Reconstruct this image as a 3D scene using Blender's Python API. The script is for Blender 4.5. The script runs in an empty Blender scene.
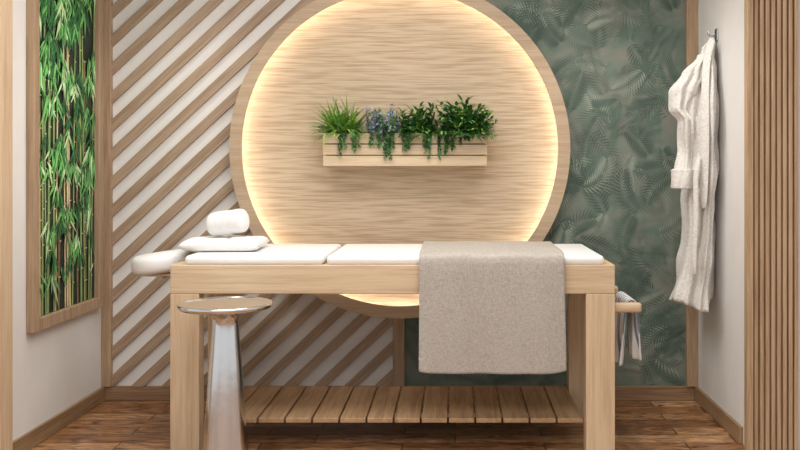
import bpy, bmesh, math, random
from mathutils import Vector, Matrix, noise
random.seed(7)
F=900.0; VX=455.0; VY=170.0; H=1.2
YW=4.695          # back wall
XL=-1.836; XR=1.262
ZC=2.6

def lin(c):
    c=c/255.0
    return c/12.92 if c<=0.04045 else ((c+0.055)/1.055)**2.4
def rgb(r,g,b): return (lin(r),lin(g),lin(b),1)

def newmat(name):
    m=bpy.data.materials.new(name); m.use_nodes=True
    nt=m.node_tree; b=nt.nodes['Principled BSDF']
    return m,nt,b
def setramp(r,cols):
    els=r.color_ramp.elements
    while len(els)<len(cols): els.new(0.5)
    for e,(p,c) in zip(els,cols):
        e.position=p; e.color=c
def plain(name,c,rough=0.6,metal=0,var=0.06,nscale=8,bump=0,bscale=200):
    m,nt,b=newmat(name); N=nt.nodes; L=nt.links
    tc=N.new('ShaderNodeTexCoord'); n=N.new('ShaderNodeTexNoise'); n.inputs['Scale'].default_value=nscale
    n.inputs['Detail'].default_value=5
    L.new(tc.outputs['Object'],n.inputs['Vector'])
    r=N.new('ShaderNodeValToRGB')
    setramp(r,[(0.3,tuple(max(0,x*(1-var)) for x in c[:3])+(1,)),(0.7,tuple(min(1,x*(1+var)) for x in c[:3])+(1,))])
    L.new(n.outputs['Fac'],r.inputs['Fac']); L.new(r.outputs['Color'],b.inputs['Base Color'])
    b.inputs['Roughness'].default_value=rough; b.inputs['Metallic'].default_value=metal
    if bump:
        n2=N.new('ShaderNodeTexNoise'); n2.inputs['Scale'].default_value=bscale
        L.new(tc.outputs['Object'],n2.inputs['Vector'])
        bp=N.new('ShaderNodeBump'); bp.inputs['Strength'].default_value=bump; bp.inputs['Distance'].default_value=0.003
        L.new(n2.outputs['Fac'],bp.inputs['Height']); L.new(bp.outputs['Normal'],b.inputs['Normal'])
    return m
def wood(name,light,dark,axis='X',rough=0.5,rot=0.0,coarse=30,stretch=1.3,wide=(0.36,0.58),dist=0.9):
    m,nt,b=newmat(name); N=nt.nodes; L=nt.links
    tc=N.new('ShaderNodeTexCoord'); mp=N.new('ShaderNodeMapping')
    s={'X':(stretch,coarse,coarse),'Y':(coarse,stretch,coarse),'Z':(coarse,coarse,stretch)}[axis]
    mp.inputs['Scale'].default_value=s
    if rot:
        mr=N.new('ShaderNodeMapping'); mr.inputs['Rotation'].default_value=(0,rot,0)
        L.new(tc.outputs['Object'],mr.inputs['Vector']); L.new(mr.outputs['Vector'],mp.inputs['Vector'])
    else: L.new(tc.outputs['Object'],mp.inputs['Vector'])
    n=N.new('ShaderNodeTexNoise'); n.inputs['Scale'].default_value=1.0; n.inputs['Detail'].default_value=3; n.inputs['Distortion'].default_value=dist
    L.new(mp.outputs['Vector'],n.inputs['Vector'])
    n2=N.new('ShaderNodeTexNoise'); n2.inputs['Scale'].default_value=5.0; n2.inputs['Detail'].default_value=6
    L.new(mp.outputs['Vector'],n2.inputs['Vector'])
    mx=N.new('ShaderNodeMath'); mx.operation='ADD'
    m1=N.new('ShaderNodeMath'); m1.operation='MULTIPLY'; m1.inputs[1].default_value=0.5
    m2=N.new('ShaderNodeMath'); m2.operation='MULTIPLY'; m2.inputs[1].default_value=0.5
    L.new(n.outputs['Fac'],m1.inputs[0]); L.new(n2.outputs['Fac'],m2.inputs[0])
    L.new(m1.outputs[0],mx.inputs[0]); L.new(m2.outputs[0],mx.inputs[1])
    r=N.new('ShaderNodeValToRGB')
    setramp(r,[(wide[0],dark),(wide[1],light)])
    L.new(mx.outputs[0],r.inputs['Fac']); L.new(r.outputs['Color'],b.inputs['Base Color'])
    b.inputs['Roughness'].default_value=rough
    bp=N.new('ShaderNodeBump'); bp.inputs['Strength'].default_value=0.12; bp.inputs['Distance'].default_value=0.002
    L.new(mx.outputs[0],bp.inputs['Height']); L.new(bp.outputs['Normal'],b.inputs['Normal'])
    return m
def veneer(name,light,dark):
    m,nt,b=newmat(name); N=nt.nodes; L=nt.links
    tc=N.new('ShaderNodeTexCoord')
    mp=N.new('ShaderNodeMapping'); mp.inputs['Scale'].default_value=(0.35,1,4.2); L.new(tc.outputs['Object'],mp.inputs['Vector'])
    n=N.new('ShaderNodeTexNoise'); n.inputs['Scale'].default_value=1.4; n.inputs['Detail'].default_value=2.0; n.inputs['Distortion'].default_value=0.2
    L.new(mp.outputs['Vector'],n.inputs['Vector'])
    a=N.new('ShaderNodeMath'); a.operation='MULTIPLY'; a.inputs[1].default_value=120; L.new(n.outputs['Fac'],a.inputs[0])
    s=N.new('ShaderNodeMath'); s.operation='SINE'; L.new(a.outputs[0],s.inputs[0])
    mp2=N.new('ShaderNodeMapping'); mp2.inputs['Scale'].default_value=(5,80,120); L.new(tc.outputs['Object'],mp2.inputs['Vector'])
    n2=N.new('ShaderNodeTexNoise'); n2.inputs['Scale'].default_value=1; n2.inputs['Detail'].default_value=4; L.new(mp2.outputs['Vector'],n2.inputs['Vector'])
    q=N.new('ShaderNodeMath'); q.operation='MULTIPLY_ADD'; q.inputs[1].default_value=0.035; L.new(s.outputs[0],q.inputs[0]); L.new(n2.outputs['Fac'],q.inputs[2])
    r=N.new('ShaderNodeValToRGB'); setramp(r,[(0.34,dark),(0.60,light)]); L.new(q.outputs[0],r.inputs['Fac']); L.new(r.outputs['Color'],b.inputs['Base Color'])
    b.inputs['Roughness'].default_value=0.65
    return m

def mkobj(name,verts,faces,mats,mi=None,parent=None,smooth=False):
    me=bpy.data.meshes.new(name); me.from_pydata([tuple(v) for v in verts],[],faces); me.update()
    if not isinstance(mats,(list,tuple)): mats=[mats]
    for m in mats: me.materials.append(m)
    if mi:
        for p,i in zip(me.polygons,mi): p.material_index=i
    if smooth:
        for p in me.polygons: p.use_smooth=True
    o=bpy.data.objects.new(name,me); bpy.context.collection.objects.link(o)
    if parent: o.parent=parent
    return o
def empty(name):
    o=bpy.data.objects.new(name,None); bpy.context.collection.objects.link(o); o.empty_display_size=0.1
    return o
def fixn(o):
    bm=bmesh.new(); bm.from_mesh(o.data); bmesh.ops.recalc_face_normals(bm,faces=bm.faces); bm.to_mesh(o.data); bm.free()
def weld(o,d=0.0003):
    bm=bmesh.new();bm.from_mesh(o.data);bmesh.ops.remove_doubles(bm,verts=bm.verts,dist=d);bmesh.ops.recalc_face_normals(bm,faces=bm.faces);bm.to_mesh(o.data);bm.free()
def box(name,x0,x1,y0,y1,z0,z1,mat,bev=0.003,parent=None,seg=2,smooth=False):
    v=[(x,y,z) for x in (x0,x1) for y in (y0,y1) for z in (z0,z1)]
    f=[(0,1,3,2),(4,6,7,5),(0,4,5,1),(2,3,7,6),(0,2,6,4),(1,5,7,3)]
    o=mkobj(name,v,f,mat,parent=parent); fixn(o)
    if bev:
        b=o.modifiers.new('b','BEVEL'); b.width=bev; b.segments=seg; b.limit_method='NONE'
        for p in o.data.polygons: p.use_smooth=smooth
    return o
def multibox(name,boxes,mat,bev=0.002,parent=None):
    V=[];Fc=[]
    for (x0,x1,y0,y1,z0,z1) in boxes:
        k=len(V); V+=[(x,y,z) for x in (x0,x1) for y in (y0,y1) for z in (z0,z1)]
        Fc+=[tuple(k+i for i in f) for f in [(0,1,3,2),(4,6,7,5),(0,4,5,1),(2,3,7,6),(0,2,6,4),(1,5,7,3)]]
    o=mkobj(name,V,Fc,mat,parent=parent); fixn(o)
    if bev:
        b=o.modifiers.new('b','BEVEL'); b.width=bev; b.segments=2
    return o
def tube(name,pts,r,mat,parent=None,n=14,caps=True):
    V=[];Fc=[]
    pts=[Vector(p) for p in pts]
    rs=r if isinstance(r,(list,tuple)) else [r]*len(pts)
    for i,p in enumerate(pts):
        t=(pts[min(i+1,len(pts)-1)]-pts[max(i-1,0)]).normalized()
        up=Vector((0,0,1)) if abs(t.z)<0.9 else Vector((0,1,0))
        a=t.cross(up).normalized(); b=t.cross(a).normalized()
        for k in range(n):
            th=2*math.pi*k/n
            V.append(p+rs[i]*(a*math.cos(th)+b*math.sin(th)))
    for i in range(len(pts)-1):
        for k in range(n):
            Fc.append((i*n+k,i*n+(k+1)%n,(i+1)*n+(k+1)%n,(i+1)*n+k))
    if caps:
        Fc.append(tuple(range(n))); Fc.append(tuple((len(pts)-1)*n+k for k in range(n)))
    o=mkobj(name,V,Fc,mat,parent=parent,smooth=True); fixn(o); return o
def lathe_y(name,prof,cx,cz,mat,parent=None,n=160,closed=True):
    V=[];Fc=[];m=len(prof)
    for k in range(n):
        th=2*math.pi*k/n
        for (r,y) in prof: V.append((cx+r*math.cos(th),y,cz+r*math.sin(th)))
    for k in range(n):
        for j in range(m if closed else m-1):
            a=k*m+j; b=k*m+(j+1)%m; c=((k+1)%n)*m+(j+1)%m; d=((k+1)%n)*m+j
            Fc.append((a,b,c,d))
    o=mkobj(name,V,Fc,mat,parent=parent,smooth=False); fixn(o); return o

# ---------------- materials ----------------
M_wall=plain('white_paint',rgb(229,227,224),0.85,var=0.02)
M_ceil=plain('ceiling_paint',rgb(236,235,232),0.9,var=0.02)
OL,OD=rgb(214,190,158),rgb(194,166,132)
M_oakX=wood('oak_x',OL,OD,'X')
M_oakZ=wood('oak_z',OL,OD,'Z')
M_oakY=wood('oak_y',rgb(206,182,152),rgb(184,156,124),'Y')
M_disc=veneer('oak_veneer',rgb(193,173,147),rgb(165,143,116))
TL,TD=rgb(180,153,124),rgb(150,124,96)
M_trim=wood('oak_trim',TL,TD,'Z')
M_trimX=wood('oak_trim_x',rgb(154,124,94),rgb(122,94,68),'X')
M_trimY=wood('oak_trim_y',rgb(162,132,100),rgb(130,102,74),'Y')
M_batten=wood('batten_oak',rgb(176,152,128),rgb(146,121,97),'X',rot=math.radians(43))
M_ring=wood('ring_oak',rgb(186,163,136),rgb(166,142,115),'X')
M_flute=wood('flute_oak',rgb(196,167,134),rgb(164,133,100),'Z')
M_slat=wood('shelf_oak',rgb(182,150,114),rgb(148,117,84),'Y')
M_white=plain('white_vinyl',rgb(238,238,238),0.45,var=0.01)
M_towel=plain('white_terry',rgb(236,236,235),0.95,var=0.03,nscale=60,bump=0.4,bscale=400)
M_led=bpy.data.materials.new('led_strip'); M_led.use_nodes=True
nt=M_led.node_tree; b=nt.nodes['Principled BSDF']; b.inputs['Emission Color'].default_value=(1.0,0.91,0.78,1); b.inputs['Emission Strength'].default_value=16
M_soil=plain('soil',rgb(60,45,35),1,var=0.4,nscale=80)

# floor
M_floor,nt,b=newmat('floor_planks'); N=nt.nodes; L=nt.links
tc=N.new('ShaderNodeTexCoord'); br=N.new('ShaderNodeTexBrick')
br.inputs['Scale'].default_value=1; br.inputs['Brick Width'].default_value=0.62; br.inputs['Row Height'].default_value=0.12
br.inputs['Mortar Size'].default_value=0.003; br.inputs['Mortar Smooth'].default_value=0.2; br.offset=0.37
br.inputs['Color1'].default_value=(0,0,0,1); br.inputs['Color2'].default_value=(1,1,1,1); br.inputs['Mortar'].default_value=(0.5,0.5,0.5,1)
L.new(tc.outputs['Object'],br.inputs['Vector'])
mp=N.new('ShaderNodeMapping'); mp.inputs['Scale'].default_value=(2.6,12,1)
ofs=N.new('ShaderNodeVectorMath'); ofs.operation='MULTIPLY_ADD'; ofs.inputs[1].default_value=(7,3,5)
L.new(br.outputs['Color'],ofs.inputs[0]); L.new(tc.outputs['Object'],ofs.inputs[2])
L.new(ofs.outputs[0],mp.inputs['Vector'])
n=N.new('ShaderNodeTexNoise'); n.inputs['Scale'].default_value=1.9; n.inputs['Detail'].default_value=9; n.inputs['Roughness'].default_value=0.66; n.inputs['Distortion'].default_value=2.4
L.new(mp.outputs['Vector'],n.inputs['Vector'])
r1=N.new('ShaderNodeValToRGB'); setramp(r1,[(0.0,rgb(144,101,66)),(0.5,rgb(180,134,93)),(1.0,rgb(216,174,130))])
L.new(br.outputs['Color'],r1.inputs['Fac'])
r2=N.new('ShaderNodeValToRGB'); setramp(r2,[(0.37,(0.18,0.14,0.11,1)),(0.48,(0.68,0.64,0.60,1)),(0.62,(1.15,1.12,1.08,1))])
L.new(n.outputs['Fac'],r2.inputs['Fac'])
mx=N.new('ShaderNodeMixRGB'); mx.blend_type='MULTIPLY'; mx.inputs['Fac'].default_value=1
L.new(r1.outputs['Color'],mx.inputs['Color1']); L.new(r2.outputs['Color'],mx.inputs['Color2'])
mx2=N.new('ShaderNodeMixRGB'); mx2.inputs['Color2'].default_value=rgb(50,32,20)
L.new(br.outputs['Fac'],mx2.inputs['Fac']); L.new(mx.outputs['Color'],mx2.inputs['Color1'])
L.new(mx2.outputs['Color'],b.inputs['Base Color']); b.inputs['Roughness'].default_value=0.33
bp=N.new('ShaderNodeBump'); bp.inputs['Strength'].default_value=0.3; bp.inputs['Distance'].default_value=0.003
L.new(n.outputs['Fac'],bp.inputs['Height']); L.new(bp.outputs['Normal'],b.inputs['Normal'])

# ---------------- room shell ----------------
box('floor',-3.2,3.2,-1.0,YW+0.1,-0.05,0,M_floor,0)
box('ceiling',-3.2,3.2,-1.0,YW+0.1,ZC,ZC+0.05,M_ceil,0)
box('wall_back',XL-0.1,XR+0.1,YW,YW+0.1,0,ZC,M_wall,0)
box('wall_left',XL-0.1,XL,3.5,YW,0,ZC,M_wall,0)
box('wall_right',XR,XR+0.1,3.94,YW,0,ZC,M_wall,0)
box('wall_left_return',-3.2,XL-0.02,3.38,3.5,0,ZC,M_wall,0)
box('wall_right_return',XR+0.0,3.2,3.86,3.94,0,ZC,M_wall,0)
bh=0.075
box('baseboard_back',XL+0.016,XR-0.016,YW-0.016,YW,0,bh,M_trimX,0.003)
box('baseboard_left',XL,XL+0.016,3.6,YW,0,bh,M_trimY,0.003)
box('baseboard_right',XR-0.016,XR,3.94,YW,0,bh,M_trimY,0.003)
box('trim_1',XL,XL+0.052,YW-0.03,YW,bh,ZC,M_trim,0.003)
box('trim_2',XR-0.06,XR,YW-0.03,YW,bh,ZC,M_trim,0.003)
box('trim_3',-0.323,-0.262,YW-0.022,YW,bh,ZC,M_trim,0.003)
jf=empty('door_frame')
box('jamb',-1.90,-1.768,3.5,3.6,0,ZC,M_oakZ,0.004,jf)
box('jamb_casing',-1.98,-1.80,3.36,3.5,0,ZC,M_oakZ,0.004,jf)
fp=empty('fluted_wall_panel')
x0=XR-0.018; x1=1.462
box('panel_backing',x0,x1,3.845,3.86,0,ZC,M_flute,0,fp)
bx=[(x0-0.004,x0+0.022,3.815,3.862,0,ZC)]
nfl=8; pitch=(x1-x0-0.022)/nfl
for i in range(nfl):
    a=x0+0.022+i*pitch+0.007
    bx.append((a,a+pitch-0.008,3.826,3.848,0,ZC))
multibox('flutes',bx,M_flute,0.004,fp)

# ---------------- diagonal batten panel ----------------
def clip(poly,a,bn,c):
    out=[]
    for i in range(len(poly)):
        p=poly[i]; q=poly[(i+1)%len(poly)]
        dp=a*p[0]+bn*p[1]-c; dq=a*q[0]+bn*q[1]-c
        if dp<=0: out.append(p)
        if dp*dq<0:
            t=dp/(dp-dq); out.append((p[0]+t*(q[0]-p[0]),p[1]+t*(q[1]-p[1])))
    return out
ang=math.radians(43); d=(math.cos(ang),math.sin(ang)); nn=(-d[1],d[0])
V=[];Fc=[]
bx0,bx1,bz0,bz1=XL+0.052,-0.323,bh,ZC
pitch=0.108; wd=0.047
for k in range(-18,36):
    off=k*pitch
    c=(bx0+nn[0]*off,0.1+nn[1]*off)
    P=[]
    for s,t in ((-5,-wd/2),(5,-wd/2),(5,wd/2),(-5,wd/2)):
        P.append((c[0]+d[0]*s+nn[0]*t,c[1]+d[1]*s+nn[1]*t))
    P=clip(P,1,0,bx1);P=clip(P,-1,0,-bx0) if P else P
    P=clip(P,0,1,bz1) if P else P; P=clip(P,0,-1,-bz0) if P else P
    if len(P)<3: continue
    n0=len(V); m=len(P)
    V+=[(p[0],YW-0.02,p[1]) for p in P]+[(p[0],YW,p[1]) for p in P]
    Fc.append(tuple(n0+i for i in range(m))); Fc.append(tuple(n0+m+i for i in range(m)))
    for i in range(m): Fc.append((n0+i,n0+(i+1)%m,n0+m+(i+1)%m,n0+m+i))
o=mkobj('diagonal_slat_wall_panel',V,Fc,M_batten); fixn(o)

# ---------------- palm wallpaper ----------------
Mwp,nt,b=newmat('wallpaper_base'); N=nt.nodes;L=nt.links
tc=N.new('ShaderNodeTexCoord'); n=N.new('ShaderNodeTexNoise'); n.inputs['Scale'].default_value=6; n.inputs['Detail'].default_value=9; n.inputs['Roughness'].default_value=0.65
L.new(tc.outputs['Object'],n.inputs['Vector']); r=N.new('ShaderNodeValToRGB')
setramp(r,[(0.36,rgb(96,114,103)),(0.5,rgb(114,128,116)),(0.64,rgb(132,130,121))]); L.new(n.outputs['Fac'],r.inputs['Fac']); L.new(r.outputs['Color'],b.inputs['Base Color'])
b.inputs['Roughness'].default_value=0.8
wl=[Mwp]+[plain('wallpaper_leaf_%d'%i,c,0.8,var=0.25,nscale=9) for i,c in enumerate([rgb(142,153,140),rgb(88,107,96),rgb(128,134,123),rgb(100,119,107)])]
V=[];Fc=[];MI=[]
wx0,wx1=-0.262,XR-0.06
def wq(pts,y,mi):
    if all(wx0<p[0]<wx1 and bh<p[1]<ZC for p in pts):
        k=len(V)
        V.extend((p[0],y,p[1]) for p in pts); Fc.append(tuple(range(k,k+len(pts)))); MI.append(mi)
V+= [(wx0,YW-0.0015,bh),(wx1,YW-0.0015,bh),(wx1,YW-0.0015,ZC),(wx0,YW-0.0015,ZC)]; Fc.append((0,1,2,3)); MI.append(0)
R=random.uniform
for i in range(300):
    cx=R(wx0,wx1); cz=R(bh,2.5); a=R(0,2*math.pi); Ln=R(0.14,0.25)
    cur=R(-1.6,1.6); y=YW-0.002-i*0.00002; mi=random.choice([1,2,2,3,4])
    px,pz=cx,cz; st=15
    for j in range(st):
        t=j/st; px+=math.cos(a)*Ln/st; pz+=math.sin(a)*Ln/st; a+=cur/st
        ll=0.085*math.sin(math.pi*(0.15+0.8*t))**0.7
        for sg in (-1,1):
            b2=a+sg*math.radians(62-25*t)
            e=(px+math.cos(b2)*ll,pz+math.sin(b2)*ll); mid=(px+math.cos(b2)*ll*0.4,pz+math.sin(b2)*ll*0.4)
            w=0.004; nx,nz=-math.sin(b2)*w,math.cos(b2)*w
            wq([(px,pz),(mid[0]+nx,mid[1]+nz),e,(mid[0]-nx,mid[1]-nz)],y,mi)
mkobj('palm_leaf_wallpaper',V,Fc,wl,MI)

# ---------------- backlit circle ----------------
CX,CZ=-0.281,1.312
circ=empty('backlit_round_wall_panel')
yd=YW-0.035
lathe_y('disc',[(0.0001,yd),(0.855,yd),(0.855,yd+0.008),(0.0001,yd+0.008)],CX,CZ,M_disc,circ)
yf=YW-0.115
lathe_y('ring_frame',[(0.868,YW-0.001),(0.868,yf),(0.806,yf),(0.806,yf+0.012),(0.855,yf+0.012),(0.855,YW-0.001)],CX,CZ,M_ring,circ)
ly=yf+0.034
lathe_y('led_strip',[(0.852,ly-0.008),(0.852,ly+0.008),(0.844,ly+0.008),(0.844,ly-0.008)],CX,CZ,M_led,circ)

# ---------------- planter ----------------
pl=empty('wall_planter_box')
px0,px1,py0,py1,pz0,pz1=-0.66,0.16,4.50,yd-0.002,1.22,1.384
M_pl=wood('planter_oak',rgb(212,190,158),rgb(190,165,132),'X')
hN=(pz1-pz0-0.010)/3
for i in range(3):
    a=pz0+i*(hN+0.005); c=a+hN
    box('front_plank_%d'%i,px0,px1,py0,py0+0.014,a,c,M_pl,0.002,pl)
    box('side_plank_l%d'%i,px0,px0+0.014,py0+0.014,py1,a,c,M_pl,0.002,pl)
    box('side_plank_r%d'%i,px1-0.014,px1,py0+0.014,py1,a,c,M_pl,0.002,pl)
box('back_plank',px0+0.014,px1-0.014,py1-0.01,py1,pz0,pz1,M_pl,0,pl)
box('bottom_plank',px0+0.014,px1-0.014,py0+0.014,py1-0.01,pz0+0.003,pz0+0.015,M_pl,0,pl)
box('liner',px0+0.015,px1-0.015,py0+0.0155,py1-0.011,pz0+0.016,pz1-0.012,M_soil,0,pl)

def leafmat(name,c): return plain(name,c,0.5,var=0.35,nscale=30)
G1=leafmat('leaf_bright',rgb(136,176,78)); G2=leafmat('leaf_mid',rgb(84,138,68)); G3=leafmat('leaf_dark',rgb(50,98,56)); G4=leafmat('leaf_grey',rgb(120,148,114)); LAV=leafmat('lavender_flower',rgb(142,148,188))
class Acc:
    def __init__(s): s.V=[];s.F=[];s.M=[]
    def blade(s,base,az,el,L,w,droop,mi,seg=6,shape=0.5):
        base=Vector(base); p=base.copy(); side=Vector((-math.sin(az),math.cos(az),0)); e=el; k=len(s.V)
        for i in range(seg+1):
            t=i/seg
            ww=w*math.sin(math.pi*min(1,max(0.0,(t*0.92+0.08)))**shape if t<1 else 0)
            ww=max(ww,0.0004)
            up=Vector((-math.cos(az)*math.sin(e),-math.sin(az)*math.sin(e),math.cos(e)))
            s.V+= [p-side*ww+up*ww*0.3,p,p+side*ww+up*ww*0.3]
            p=p+Vector((math.cos(az)*math.cos(e),math.sin(az)*math.cos(e),math.sin(e)))*(L/seg); e-=droop/seg
        for i in range(seg):
            a=k+i*3
            s.F+=[(a,a+1,a+4,a+3),(a+1,a+2,a+5,a+4)]; s.M+=[mi,mi]
    def make(s,name,mats,x0,x1):
        c=(x0+x1)/2; h=(x1-x0)/2
        for v in s.V:
            u=(v.x-c)/h
            if abs(u)>0.8: v.x=c+h*math.copysign(0.8+0.2*math.tanh((abs(u)-0.8)/0.3),u)
            if v.y>yd-0.004: v.y=yd-0.004-0.02*math.tanh((v.y-yd+0.004)*2)
        return mkobj(name,s.V,s.F,mats,s.M,None,True)
zs=pz1-0.012; yc=4.575
def ivy(A,cx,n,lo,mis):
    for s in range(n):
        x=cx+R(-.025,.025); ln=R(.45,1.0)*lo
        path=[Vector((x,4.535,zs)),Vector((x,4.505,pz1+0.014)),Vector((x+R(-.005,.005),4.488,pz1-0.005))]
        for q in range(1,6): path.append(Vector((x+R(-.006,.006),4.488+R(-.003,.002),pz1-0.005-ln*q/5)))
        for q in range(len(path)-1):
            a,b_=path[q],path[q+1]
            k=len(A.V); w=Vector((0.0012,0,0)); A.V+=[a-w,a+w,b_+w,b_-w]; A.F.append((k,k+1,k+2,k+3)); A.M.append(mis[0])
            for u in range(3):
                p=a.lerp(b_,R(0,1)); A.blade(p,R(math.pi*1.05,1.95*math.pi),R(-1.2,.2),R(.013,.024),0.0072,.5,random.choice(mis),3)
A=Acc()
for i in range(340):
    az=R(0,2*math.pi); el=R(0.2,1.5); L=R(0.14,0.24)
    if math.sin(az)>0.2: L*=0.6
    A.blade((-0.57+R(-.06,.06),yc-0.01+R(-.02,.02),zs),az,el,L,0.007,R(0.5,1.7),random.choice([0,0,0,1]))
ivy(A,-0.555,5,.12,[1,2]); ivy(A,-0.49,4,.10,[1,2,0])
A.make('spider_plant',[G1,G2,G4],-0.74,-0.437)
A=Acc()
for i in range(170):
    az=R(0,2*math.pi); el=R(0.3,1.5); L=R(0.08,0.165); bx_=-0.365+R(-.075,.075); by_=yc-0.01+R(-.03,.02)
    if math.sin(az)>0.2: L*=0.6
    A.blade((bx_,by_,zs),az,el,L,0.005,0.5,0 if R(0,1)<.6 else 2,4)
    top=Vector((bx_+math.cos(az)*math.cos(el)*L*0.95,by_+math.sin(az)*math.cos(el)*L*0.95,zs+math.sin(el)*L*0.9))
    for q in range(9):
        A.blade(top+Vector((R(-.01,.01),R(-.01,.01),R(-.03,.014))),R(0,6.28),R(-.2,1.2),0.016,0.006,0.2,random.choice([1,1,0,2]),2)
ivy(A,-0.41,3,.07,[2,0]); ivy(A,-0.365,4,.12,[2,0]); ivy(A,-0.32,5,.13,[2,3])
A.make('lavender_plant',[G4,LAV,G2,G3],-0.447,-0.275)
def leafy(A,cx,n,hh,sp=.03):
    for i in range(n):
        az=R(0,2*math.pi); el=R(0.1,1.5); L=R(0.6,1.0)*hh
        k=0.55 if math.sin(az)>0.15 else 1
        st=Vector((cx+R(-sp,sp),yc-0.01+R(-.02,.02),zs))
        A.blade(st,az,el,L*k,0.002,0.5,1,4)
        for q in range(11):
            t=0.25+0.75*q/10; p=st+Vector((math.cos(az)*math.cos(el-.2*t),math.sin(az)*math.cos(el-.2*t),math.sin(el-.2*t)))*L*k*t
            A.blade(p,az+(1 if q%2 else -1)*R(0.5,1.2),el*0.5+R(-.3,.4),R(0.035,0.06),0.0092,R(.5,1.2),random.choice([0,0,1,1,2]),4)
A=Acc(); leafy(A,-0.19,100,0.165,.075); ivy(A,-0.24,4,.11,[0,1]); ivy(A,-0.14,5,.13,[0,1])
A.make('leafy_houseplant',[G3,G2,G1],-0.285,-0.098)
A=Acc(); leafy(A,0.035,140,0.215,.08)
for i in range(120):
    az=R(math.pi,2*math.pi); A.blade((0.10+R(-.05,.04),yc-.02,zs),az,R(.1,1.3),R(.09,.19),0.007,1.2,random.choice([0,1,2]))
ivy(A,-0.075,5,.135,[0,1]); ivy(A,-0.02,5,.12,[0,1]); ivy(A,0.05,3,.05,[0,1])
A.make('potted_fern',[G3,G2,G1],-0.108,0.215)

# ---------------- massage table ----------------
mt=empty('massage_table')
tx0,tx1,ty0,ty1,tz=-1.2,0.674,3.79,4.44,0.80
lw=0.122; ld=0.075; ah=0.122
for i,(a,c) in enumerate(((tx0,ty0),(tx1-lw,ty0),(tx0,ty1-ld),(tx1-lw,ty1-ld))):
    box('leg_%d'%(i+1),a,a+lw,c,c+ld,0,tz-ah,M_oakZ,0.003,mt)
box('apron_front',tx0,tx1,ty0,ty0+0.03,tz-ah,tz,M_oakX,0.004,mt)
box('apron_back',tx0,tx1,ty1-0.03,ty1,tz-ah,tz,M_oakX,0.004,mt)
box('apron_left',tx0,tx0+0.03,ty0+0.03,ty1-0.03,tz-ah,tz,M_oakY,0.002,mt)
box('apron_right',tx1-0.03,tx1,ty0+0.03,ty1-0.03,tz-ah,tz,M_oakY,0.002,mt)
box('deck',tx0+0.03,tx1-0.03,ty0+0.03,ty1-0.03,tz-0.02,tz-0.002,M_oakX,0,mt)
def cushion(name,a,c):
    o=box(name,a,c,ty0+0.012,ty1-0.012,tz-0.002,tz+0.038,M_white,0.018,mt,5,True)
cushion('cushion_back',-1.145,-0.556); cushion('cushion_body',-0.544,0.632)
sx0,sx1=tx0+lw+0.0,tx1-lw
ns=14; w=(sx1-sx0)/ns
multibox('shelf_slats',[(sx0+i*w+0.004,sx0+(i+1)*w-0.004,ty0+0.06,ty1-0.02,0.118,0.138) for i in range(ns)],M_slat,0.003,mt)
box('shelf_rail_front',sx0,sx1,ty0+0.21,ty0+0.235,0.10,0.118,M_oakX,0.002,mt)
box('shelf_rail_back',sx0,sx1,ty1-0.06,ty1-0.035,0.10,0.118,M_oakX,0.002,mt)
hx,hy,hz=-1.325,4.09,0.783
V=[];Fc=[];na=56;nc=24
for i in range(na):
    a=2*math.pi*i/na
    c=Vector((hx+0.082*math.cos(a),hy+0.11*math.sin(a),hz+0.012*math.cos(a))); rad=Vector((math.cos(a),math.sin(a),0))
    for k in range(nc):
        th=2*math.pi*k/nc
        cc=math.copysign(abs(math.cos(th))**0.7,math.cos(th)); ss=math.copysign(abs(math.sin(th))**0.7,math.sin(th))
        V.append(c+rad*0.054*cc+Vector((0,0,0.043*ss)))
for i in range(na):
    for k in range(nc): Fc.append((i*nc+k,i*nc+(k+1)%nc,((i+1)%na)*nc+(k+1)%nc,((i+1)%na)*nc+k))
o=mkobj('face_cradle_cushion',V,Fc,M_white,parent=mt,smooth=True); fixn(o)
M_met=plain('steel',rgb(180,180,180),0.3,1.0,var=0.03)
box('cradle_plate',hx-0.07,hx+0.08,hy-0.11,hy+0.11,hz-0.054,hz-0.042,M_oakY,0.003,mt)
for s in (-1,1): tube('cradle_rod_%d'%s,[(hx+0.02,hy+s*0.07,hz-0.06),(tx0+0.012,hy+s*0.07,hz-0.06)],0.007,M_met,mt)
rz=0.615; rx=0.765
for i,yy in enumerate((3.83,4.38)):
    box('rail_arm_%d'%i,tx1-0.002,rx+0.028,yy-0.018,yy+0.018,rz-0.021,rz+0.021,M_oakX,0.012,mt,4,True)
tube('towel_rail',[(rx,3.835,rz),(rx,4.375,rz)],0.015,M_oakY,mt)

# hand towel over the rail
V=[];Fc=[];nu=46;nv=40
for i in range(nu+1):
    u=i/nu
    for j in range(nv+1):
        v=j/nv
        yy=3.90+0.26*v
        Lf=0.27; arc=math.pi*0.023; s=u*(Lf*2+arc)
        if s<Lf: x=rx-0.023; z=rz-(Lf-s); g=(Lf-s)/Lf; sd=-1
        elif s<Lf+arc: th=math.pi-(s-Lf)/0.023; x=rx+0.023*math.cos(th); z=rz+0.023*math.sin(th); g=0; sd=0
        else: x=rx+0.023; g=(s-Lf-arc)/Lf; z=rz-(s-Lf-arc)*0.92; sd=1
        fold=0.014*math.sin(v*14+sd)*g**0.5+0.006*math.sin(v*29+u*5)*g
        x+=fold+sd*0.014*g
        yy=4.03+(yy-4.03)*(1-0.2*g)+0.01*math.sin(z*20)*g
        V.append((x,yy,z))
for i in range(nu):
    for j in range(nv):
        a=i*(nv+1)+j; Fc.append((a,a+1,a+nv+2,a+nv+1))
Mht,nt,b=newmat('striped_towel');N=nt.nodes;L=nt.links
tc=N.new('ShaderNodeTexCoord');sp=N.new('ShaderNodeSeparateXYZ');L.new(tc.outputs['Object'],sp.inputs[0])
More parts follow.
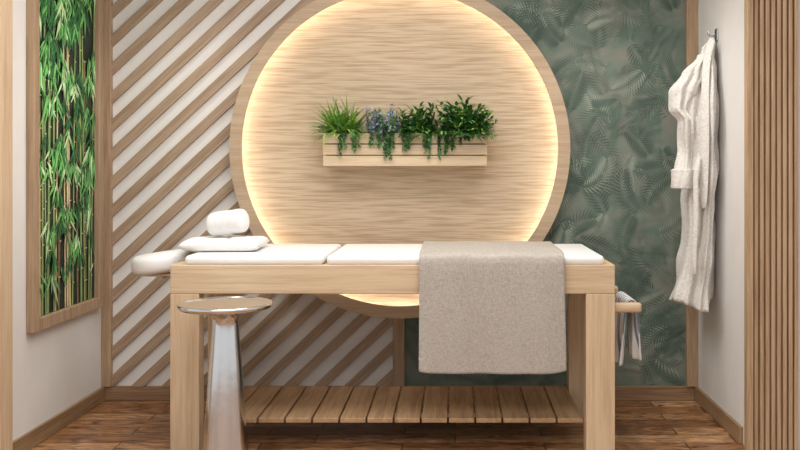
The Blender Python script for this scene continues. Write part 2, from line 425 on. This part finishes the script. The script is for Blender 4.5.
ml=N.new('ShaderNodeMath');ml.operation='MULTIPLY';ml.inputs[1].default_value=150;L.new(sp.outputs['Y'],ml.inputs[0])
sn=N.new('ShaderNodeMath');sn.operation='SINE';L.new(ml.outputs[0],sn.inputs[0])
r=N.new('ShaderNodeValToRGB');setramp(r,[(0.55,rgb(236,235,232)),(0.85,rgb(120,140,166))]);L.new(sn.outputs[0],r.inputs['Fac']);L.new(r.outputs['Color'],b.inputs['Base Color']);b.inputs['Roughness'].default_value=0.95
o=mkobj('hand_towel',V,Fc,Mht,smooth=True); s=o.modifiers.new('s','SOLIDIFY'); s.thickness=0.005; s.offset=0

# ---------------- throw blanket ----------------
pts=[(4.462,0.70),(4.460,0.80),(4.452,0.83),(4.42,0.847),(3.86,0.847),(3.80,0.844),(3.781,0.834),(3.774,0.81),(3.772,0.78),(3.770,0.352)]
pts=[Vector((p[0],p[1],0)) for p in pts]
cum=[0]
for i in range(1,len(pts)): cum.append(cum[-1]+(pts[i]-pts[i-1]).length)
def pathat(s):
    for i in range(1,len(pts)):
        if s<=cum[i]+1e-9:
            return pts[i-1].lerp(pts[i],(s-cum[i-1])/(cum[i]-cum[i-1]))
    return pts[-1]
V=[];Fc=[];nu=150;nv=80
for i in range(nu+1):
    s=cum[-1]*i/nu; p=pathat(s)
    for j in range(nv+1):
        v=j/nv; x=-0.150+0.612*v
        hang=max(0,(0.80-p.y)/0.44) if p.x<4 else 0
        yy=p.x-0.004-(0.008*math.sin(v*9+1)+0.004*math.sin(v*21+p.y*6)+0.006)*hang
        zz=p.y-0.004*math.sin(v*3.0)*hang
        if hang==0 and p.x<4.4: zz+=0.002*math.sin(v*17+p.x*9)+0.002
        e=abs(v-0.5)*2
        zz+=(e**14)*0.010*(1 if hang>0.9 else 0)
        x+=0.005*math.sin(s*6)*(v-0.2)
        V.append((x,yy,zz))
for i in range(nu):
    for j in range(nv):
        a=i*(nv+1)+j; Fc.append((a,a+1,a+nv+2,a+nv+1))
Mb,nt,b=newmat('woven_throw');N=nt.nodes;L=nt.links
tc=N.new('ShaderNodeTexCoord')
mp=N.new('ShaderNodeMapping');mp.inputs['Scale'].default_value=(60,330,330);L.new(tc.outputs['Object'],mp.inputs['Vector'])
n=N.new('ShaderNodeTexNoise');n.inputs['Scale'].default_value=1;n.inputs['Detail'].default_value=3;L.new(mp.outputs['Vector'],n.inputs['Vector'])
mp2=N.new('ShaderNodeMapping');mp2.inputs['Scale'].default_value=(330,70,70);L.new(tc.outputs['Object'],mp2.inputs['Vector'])
n2=N.new('ShaderNodeTexNoise');n2.inputs['Scale'].default_value=1;n2.inputs['Detail'].default_value=3;L.new(mp2.outputs['Vector'],n2.inputs['Vector'])
ad=N.new('ShaderNodeMath');ad.operation='ADD';L.new(n.outputs['Fac'],ad.inputs[0]);L.new(n2.outputs['Fac'],ad.inputs[1])
r=N.new('ShaderNodeValToRGB');setramp(r,[(0.36,rgb(158,151,142)),(0.64,rgb(190,183,174))])
hf=N.new('ShaderNodeMath');hf.operation='MULTIPLY';hf.inputs[1].default_value=0.5;L.new(ad.outputs[0],hf.inputs[0])
L.new(hf.outputs[0],r.inputs['Fac']);L.new(r.outputs['Color'],b.inputs['Base Color']);b.inputs['Roughness'].default_value=0.95
bp=N.new('ShaderNodeBump');bp.inputs['Strength'].default_value=0.35;bp.inputs['Distance'].default_value=0.002;L.new(hf.outputs[0],bp.inputs['Height']);L.new(bp.outputs['Normal'],b.inputs['Normal'])
o=mkobj('throw_blanket',V,Fc,Mb,smooth=True); s=o.modifiers.new('s','SOLIDIFY'); s.thickness=0.006; s.offset=0

# ---------------- pillow (folded pad) ----------------
def pillow(name,cx,cy,z0,lx,ly,h,rotz,mat,parent=None):
    V=[];Fc=[];n=32
    def f(u): return (1-abs(u)**8)**0.5
    idx={}
    for side in (1,-1):
        for i in range(n+1):
            for j in range(n+1):
                u=-1+2*i/n; v=-1+2*j/n
                t=f(u)*f(v)
                x=u*lx/2*(1-0.03*(1-abs(v)**2)*abs(u)**3); y=v*ly/2*(1-0.03*(1-abs(u)**2)*abs(v)**3)
                z=h/2*t*side
                if side>0: z+=0.003*math.sin(u*5+v*3)*t-0.006*math.exp(-((u+0.3*v-0.05)/0.05)**2)*t
                idx[(side,i,j)]=len(V)
                V.append((cx+x*math.cos(rotz)-y*math.sin(rotz),cy+x*math.sin(rotz)+y*math.cos(rotz),z0+h/2+z))
        for i in range(n):
            for j in range(n):
                Fc.append((idx[(side,i,j)],idx[(side,i+1,j)],idx[(side,i+1,j+1)],idx[(side,i,j+1)]))
    o=mkobj(name,V,Fc,mat,parent=parent,smooth=True); weld(o,0.0002); return o
pillow('pillow',-1.045,4.10,0.8385,0.355,0.32,0.056,0.06,M_towel)
V=[];Fc=[];az=-0.22;ax=Vector((math.cos(az),math.sin(az),0.14)).normalized();ay=Vector((-math.sin(az),math.cos(az),0));aup=ax.cross(ay)
Rb=0.055; Ln=0.192; c0=Vector((-1.035,4.10,0.896+Rb+0.010)); nl=48; nc=40
for i in range(nl+1):
    s=-math.cos(math.pi*i/nl); rr=Rb*max(0.0,1-abs(s)**9)**0.5
    rr=max(rr,0.0005)
    for k in range(nc):
        th=2*math.pi*k/nc
        V.append(c0+ax*(s*Ln/2)+(ay*math.cos(th)+aup*math.sin(th))*rr*(1+0.012*math.sin(s*6+th*2)))
for i in range(nl):
    for k in range(nc): Fc.append((i*nc+k,i*nc+(k+1)%nc,(i+1)*nc+(k+1)%nc,(i+1)*nc+k))
Fc.append(tuple(range(nc)));Fc.append(tuple(nl*nc+k for k in range(nc)))
o=mkobj('bolster_cushion',V,Fc,M_towel,smooth=True);fixn(o)

# ---------------- metal side table ----------------
Mh,nt,b=newmat('polished_metal');N=nt.nodes;L=nt.links
b.inputs['Metallic'].default_value=1;b.inputs['Roughness'].default_value=0.17;b.inputs['Base Color'].default_value=rgb(224,228,232)
tc=N.new('ShaderNodeTexCoord');vo=N.new('ShaderNodeTexNoise');vo.inputs['Scale'].default_value=16;L.new(tc.outputs['Object'],vo.inputs['Vector'])
bp=N.new('ShaderNodeBump');bp.inputs['Strength'].default_value=0.1;bp.inputs['Distance'].default_value=0.006
L.new(vo.outputs['Fac'],bp.inputs['Height']);L.new(bp.outputs['Normal'],b.inputs['Normal'])
prof=[(0.001,0),(0.093,0),(0.096,0.006),(0.094,0.02),(0.086,0.10),(0.076,0.25),(0.066,0.40),(0.055,0.53),(0.049,0.60),(0.052,0.625),(0.075,0.638),(0.12,0.646),(0.168,0.652),(0.180,0.658),(0.184,0.668),(0.182,0.677),(0.177,0.678),(0.172,0.668),(0.12,0.664),(0.001,0.663)]
V=[];Fc=[];n=72;cx,cy=-0.905,3.55
for k in range(n):
    th=2*math.pi*k/n
    for r_,z in prof: V.append((cx+r_*math.cos(th),cy+r_*math.sin(th),z))
m=len(prof)
for k in range(n):
    for j in range(m-1): Fc.append((k*m+j,k*m+j+1,((k+1)%n)*m+j+1,((k+1)%n)*m+j))
o=mkobj('pedestal_side_table',V,Fc,Mh,smooth=True); weld(o,0.0015)
s=o.modifiers.new('s','SUBSURF');s.levels=1;s.render_levels=1

# ---------------- bamboo wall art ----------------
art=empty('bamboo_wall_art')
ay0,ay1,az0,az1=3.85,4.612,0.50,2.4; fw=0.055; xf=XL+0.035
multibox('frame',[(XL,xf,ay0,ay0+fw,az0,az1),(XL,xf,ay1-fw,ay1,az0,az1),(XL,xf,ay0+fw,ay1-fw,az0,az0+fw),(XL,xf,ay0+fw,ay1-fw,az1-fw,az1)],M_trim,0.003,art)
box('print',XL,XL+0.01,ay0+fw,ay1-fw,az0+fw,az1-fw,plain('print_dark',rgb(26,42,30),0.6,var=0.7,nscale=7),0,art)
iy0,iy1,iz0,iz1=ay0+fw,ay1-fw,az0+fw,az1-fw
V=[];Fc=[];MI=[]
mats=[plain('bamboo_culm_tan',rgb(200,184,140),0.5,var=0.3),plain('bamboo_culm_brown',rgb(132,106,78),0.5,var=0.3),plain('bamboo_culm_green',rgb(132,156,96),0.5,var=0.3),
 plain('bamboo_leaf_a',rgb(112,186,100),0.5,var=0.3),plain('bamboo_leaf_b',rgb(48,110,60),0.5,var=0.3),plain('bamboo_leaf_c',rgb(196,226,172),0.5,var=0.3),plain('bamboo_node',rgb(224,216,184),0.5)]
for i in range(17):
    y=iy0+0.02+(iy1-iy0-0.04)*((i+R(0,.8))/17); w=R(0.006,0.014); ln=R(-0.03,0.03); mi=random.choice([0,1,2,2,0]); x=XL+0.012+i*0.0001
    z=iz0+0.002; zt=iz1-.01 if R(0,1)<.7 else R(1.1,1.8)
    while z<zt:
        z2=min(z+R(0.10,0.17),iz1-0.004)
        def yy(zz): return min(max(y+ln*(zz-1.2),iy0+w+.002),iy1-w-.002)
        k=len(V)
        V+=[(x,yy(z)-w,z),(x+0.003,yy(z),z),(x,yy(z)+w,z),(x,yy(z2)-w,z2-0.004),(x+0.003,yy(z2),z2-0.004),(x,yy(z2)+w,z2-0.004)]
        Fc+=[(k,k+1,k+4,k+3),(k+1,k+2,k+5,k+4)];MI+=[mi,mi if mi!=0 else 1]
        k=len(V);V+=[(x+0.0032,yy(z2)-w*1.15,z2-0.004),(x+0.0032,yy(z2)+w*1.15,z2-0.004),(x+0.0032,yy(z2)+w*1.15,z2),(x+0.0032,yy(z2)-w*1.15,z2)]
        Fc.append((k,k+1,k+2,k+3));MI.append(6)
        z=z2
def artleaf(y,z,a,Lf,w,mi):
    ey,ez=y+math.cos(a)*Lf,z+math.sin(a)*Lf
    if not(iy0+.01<ey<iy1-.01 and iz0+.01<ez and iz0<z<iz1-.01 and iy0+.012<y<iy1-.012): return
    my,mz=y+math.cos(a)*Lf*.35,z+math.sin(a)*Lf*.35; nx,nz=-math.sin(a)*w,math.cos(a)*w
    x=XL+0.016+R(0,0.008)
    k=len(V);V.extend([(x,y,z),(x+.001,my+nx,mz+nz),(x,ey,ez),(x+.001,my-nx,mz-nz)])
    Fc.append((k,k+1,k+2,k+3));MI.append(mi)
for c in range(175):
    z=iz0+0.12+(iz1-iz0-0.14)*(R(0,1)**0.65); y=R(iy0,iy1); big=R(.8,1.35)
    tone=random.choice([[3,3,5],[3,4,4],[4,4,4],[3,5,5],[3,3,4]])
    for q in range(random.randint(5,9)):
        a=math.radians(-90+R(-50,50)); artleaf(y+R(-.02,.02),z+R(-.025,.025),a,R(0.07,0.13)*big,R(0.006,0.0105)*big,random.choice(tone))
mkobj('bamboo_print_relief',V,Fc,mats,MI,art)

# ---------------- bathrobe on hook ----------------
rb=empty('bathrobe')
M_robe,nt,b=newmat('robe_waffle');N=nt.nodes;L=nt.links
tc=N.new('ShaderNodeTexCoord')
vo=N.new('ShaderNodeTexVoronoi');vo.inputs['Scale'].default_value=85;L.new(tc.outputs['Object'],vo.inputs['Vector'])
r=N.new('ShaderNodeValToRGB');setramp(r,[(0.0,rgb(198,194,189)),(0.5,rgb(222,219,214))]);L.new(vo.outputs['Distance'],r.inputs['Fac']);L.new(r.outputs['Color'],b.inputs['Base Color'])
bp=N.new('ShaderNodeBump');bp.inputs['Strength'].default_value=0.6;bp.inputs['Distance'].default_value=0.004;L.new(vo.outputs['Distance'],bp.inputs['Height']);L.new(bp.outputs['Normal'],b.inputs['Normal']);b.inputs['Roughness'].default_value=0.95
def loft(name,levels,seed,nf=5,amp=1,nc=110,sub=14,parent=rb,hem=0.0):
    V=[];Fc=[]
    L_=[]
    for i in range(len(levels)-1):
        for q in range(sub):
            t=q/sub; t2=t*t*(3-2*t)
            L_.append([levels[i][k]+(levels[i+1][k]-levels[i][k])*(t if k==0 else t2) for k in range(6)])
    L_.append(list(levels[-1]))
    nL=len(L_)
    for li,(z,cx,cy,rx_,ry_,am) in enumerate(L_):
        for k in range(nc):
            a=2*math.pi*k/nc
            w1=math.sin(nf*a+seed+z*1.3+0.8*math.sin(z*3+seed))
            w1=math.copysign(abs(w1)**0.7,w1)
            f=1+am*amp*(w1*0.7+math.sin((nf*2+1)*a+seed*2-z*2.1)*0.45)
            ca,sa=math.cos(a),math.sin(a)
            nz=noise.noise(Vector((ca*1.5+seed*3,sa*1.5,z*7)))*0.026*min(1,rx_/0.05)
            x=cx+(rx_*f+nz)*ca; y=cy+(ry_*f+nz)*sa
            x=min(x,XR-0.004)
            V.append((x,y,z+hem*(li/nL)*math.sin(2*a+seed)))
    for i in range(nL-1):
        for k in range(nc): Fc.append((i*nc+k,i*nc+(k+1)%nc,(i+1)*nc+(k+1)%nc,(i+1)*nc+k))
    Fc.append(tuple(range(nc)));Fc.append(tuple((nL-1)*nc+k for k in range(nc)))
    o=mkobj(name,V,Fc,M_robe,parent=parent,smooth=True);fixn(o);return o
hy0=4.33
loft('robe_body',[(1.835,1.232,hy0,0.010,0.02,0.0),(1.78,1.215,hy0,0.028,0.045,0.15),(1.68,1.20,hy0,0.045,0.09,0.22),(1.50,1.185,hy0+.01,0.065,0.14,0.27),(1.28,1.19,hy0+.01,0.058,0.13,0.27),(1.10,1.185,hy0+.01,0.062,0.13,0.27),(0.95,1.18,hy0+.01,0.056,0.12,0.3),(0.75,1.16,hy0+.01,0.062,0.13,0.3),(0.56,1.135,hy0+.01,0.075,0.145,0.3)],1.0,5,hem=0.02)
loft('robe_sleeve_front',[(1.75,1.18,hy0-.03,0.02,0.03,0.05),(1.66,1.135,hy0-.03,0.045,0.055,0.15),(1.57,1.095,hy0-.03,0.055,0.065,0.2),(1.49,1.082,hy0-.03,0.050,0.065,0.2),(1.43,1.115,hy0-.04,0.044,0.06,0.2),(1.30,1.12,hy0-.04,0.042,0.055,0.22),(1.18,1.105,hy0-.05,0.050,0.065,0.15),(1.13,1.10,hy0-.05,0.056,0.07,0.08)],2.3,4)
loft('robe_cuff',[(1.205,1.108,hy0-.05,0.058,0.074,0.03),(1.20,1.107,hy0-.05,0.064,0.080,0.05),(1.115,1.097,hy0-.05,0.068,0.084,0.06),(1.11,1.097,hy0-.05,0.060,0.076,0.06)],2.3,4)
loft('robe_sleeve_back',[(1.70,1.20,hy0+.12,0.03,0.04,0.05),(1.5,1.17,hy0+.17,0.05,0.05,0.2),(1.3,1.175,hy0+.18,0.05,0.05,0.2),(1.13,1.17,hy0+.18,0.055,0.06,0.1)],4.0,4)
def strip(name,pts,w,parent,mat,thick=0.012):
    V=[];Fc=[]
    P=[Vector(p) for p in pts]
    for i,p in enumerate(P):
        t=(P[min(i+1,len(P)-1)]-P[max(i-1,0)]).normalized()
        s=t.cross(Vector((-0.8,-0.6,0))).normalized()*w/2
        V+=[p-s,p+s]
    for i in range(len(P)-1): Fc.append((2*i,2*i+1,2*i+3,2*i+2))
    o=mkobj(name,V,Fc,mat,parent=parent,smooth=True)
    m=o.modifiers.new('s','SOLIDIFY');m.thickness=thick;m.offset=0
    m=o.modifiers.new('ss','SUBSURF');m.levels=2;m.render_levels=2
    return o
strip('robe_collar',[(1.228,4.28,1.83),(1.195,4.255,1.76),(1.175,4.225,1.66),(1.165,4.19,1.5),(1.165,4.185,1.35),(1.16,4.185,1.2),(1.155,4.185,1.0)],0.05,rb,M_robe)
strip('robe_belt',[(1.14,4.19,1.27),(1.11,4.17,1.18),(1.12,4.17,1.0),(1.105,4.165,0.82),(1.11,4.17,0.70)],0.03,rb,M_robe)
hk=empty('wall_hook')
tube('hook_arm',[(XR-0.001,hy0,1.845),(XR-0.03,hy0,1.842),(XR-0.042,hy0,1.85),(XR-0.046,hy0,1.868)],0.005,M_met,hk)
box('hook_plate',XR-0.008,XR,hy0-0.02,hy0+0.02,1.82,1.88,M_met,0.003,hk)

# ---------------- lights ----------------
def area(name,loc,rot,sx,sy,p,col=(1,0.975,0.945)):
    l=bpy.data.lights.new(name,'AREA');l.shape='RECTANGLE';l.size=sx;l.size_y=sy;l.energy=p;l.color=col
    o=bpy.data.objects.new(name,l);o.location=loc;o.rotation_euler=rot;bpy.context.collection.objects.link(o);return o
area('overhead_fill',(-0.3,3.2,ZC-0.03),(0,0,0),1.8,0.9,38)  # added soft fill under the ceiling, no fixture known there
area('overhead_fill.001',(-0.3,0.9,ZC-0.03),(0,0,0),3.0,1.6,64)  # second added fill, out of view towards the camera
for i,x in enumerate((-1.35,-0.3,0.75)):  # unseen spots added to graze the back wall with light
    l=bpy.data.lights.new('wall_graze_spot','SPOT');l.energy=(24,12,28)[i];l.spot_size=math.radians(85);l.spot_blend=0.8;l.shadow_soft_size=0.05;l.color=(1,0.96,0.91)
    o=bpy.data.objects.new('wall_graze_spot',l);o.location=(x,4.05,ZC-0.04);o.rotation_euler=(math.radians(8),0,0);bpy.context.collection.objects.link(o)
w=bpy.data.worlds.new('world');bpy.context.scene.world=w;w.use_nodes=True
bg=w.node_tree.nodes['Background'];bg.inputs[0].default_value=(1,0.985,0.965,1);bg.inputs[1].default_value=0.75
# ---------------- camera ----------------
cd=bpy.data.cameras.new('camera');cam=bpy.data.objects.new('camera',cd);bpy.context.collection.objects.link(cam)
cam.location=(0,0,H);cam.rotation_euler=(math.radians(90),0,0);cd.sensor_width=36;cd.lens=36*F/800
cd.shift_x=(400-VX)/800;cd.shift_y=-(225-VY)/800
bpy.context.scene.camera=cam
bpy.context.scene.view_settings.view_transform='Standard'
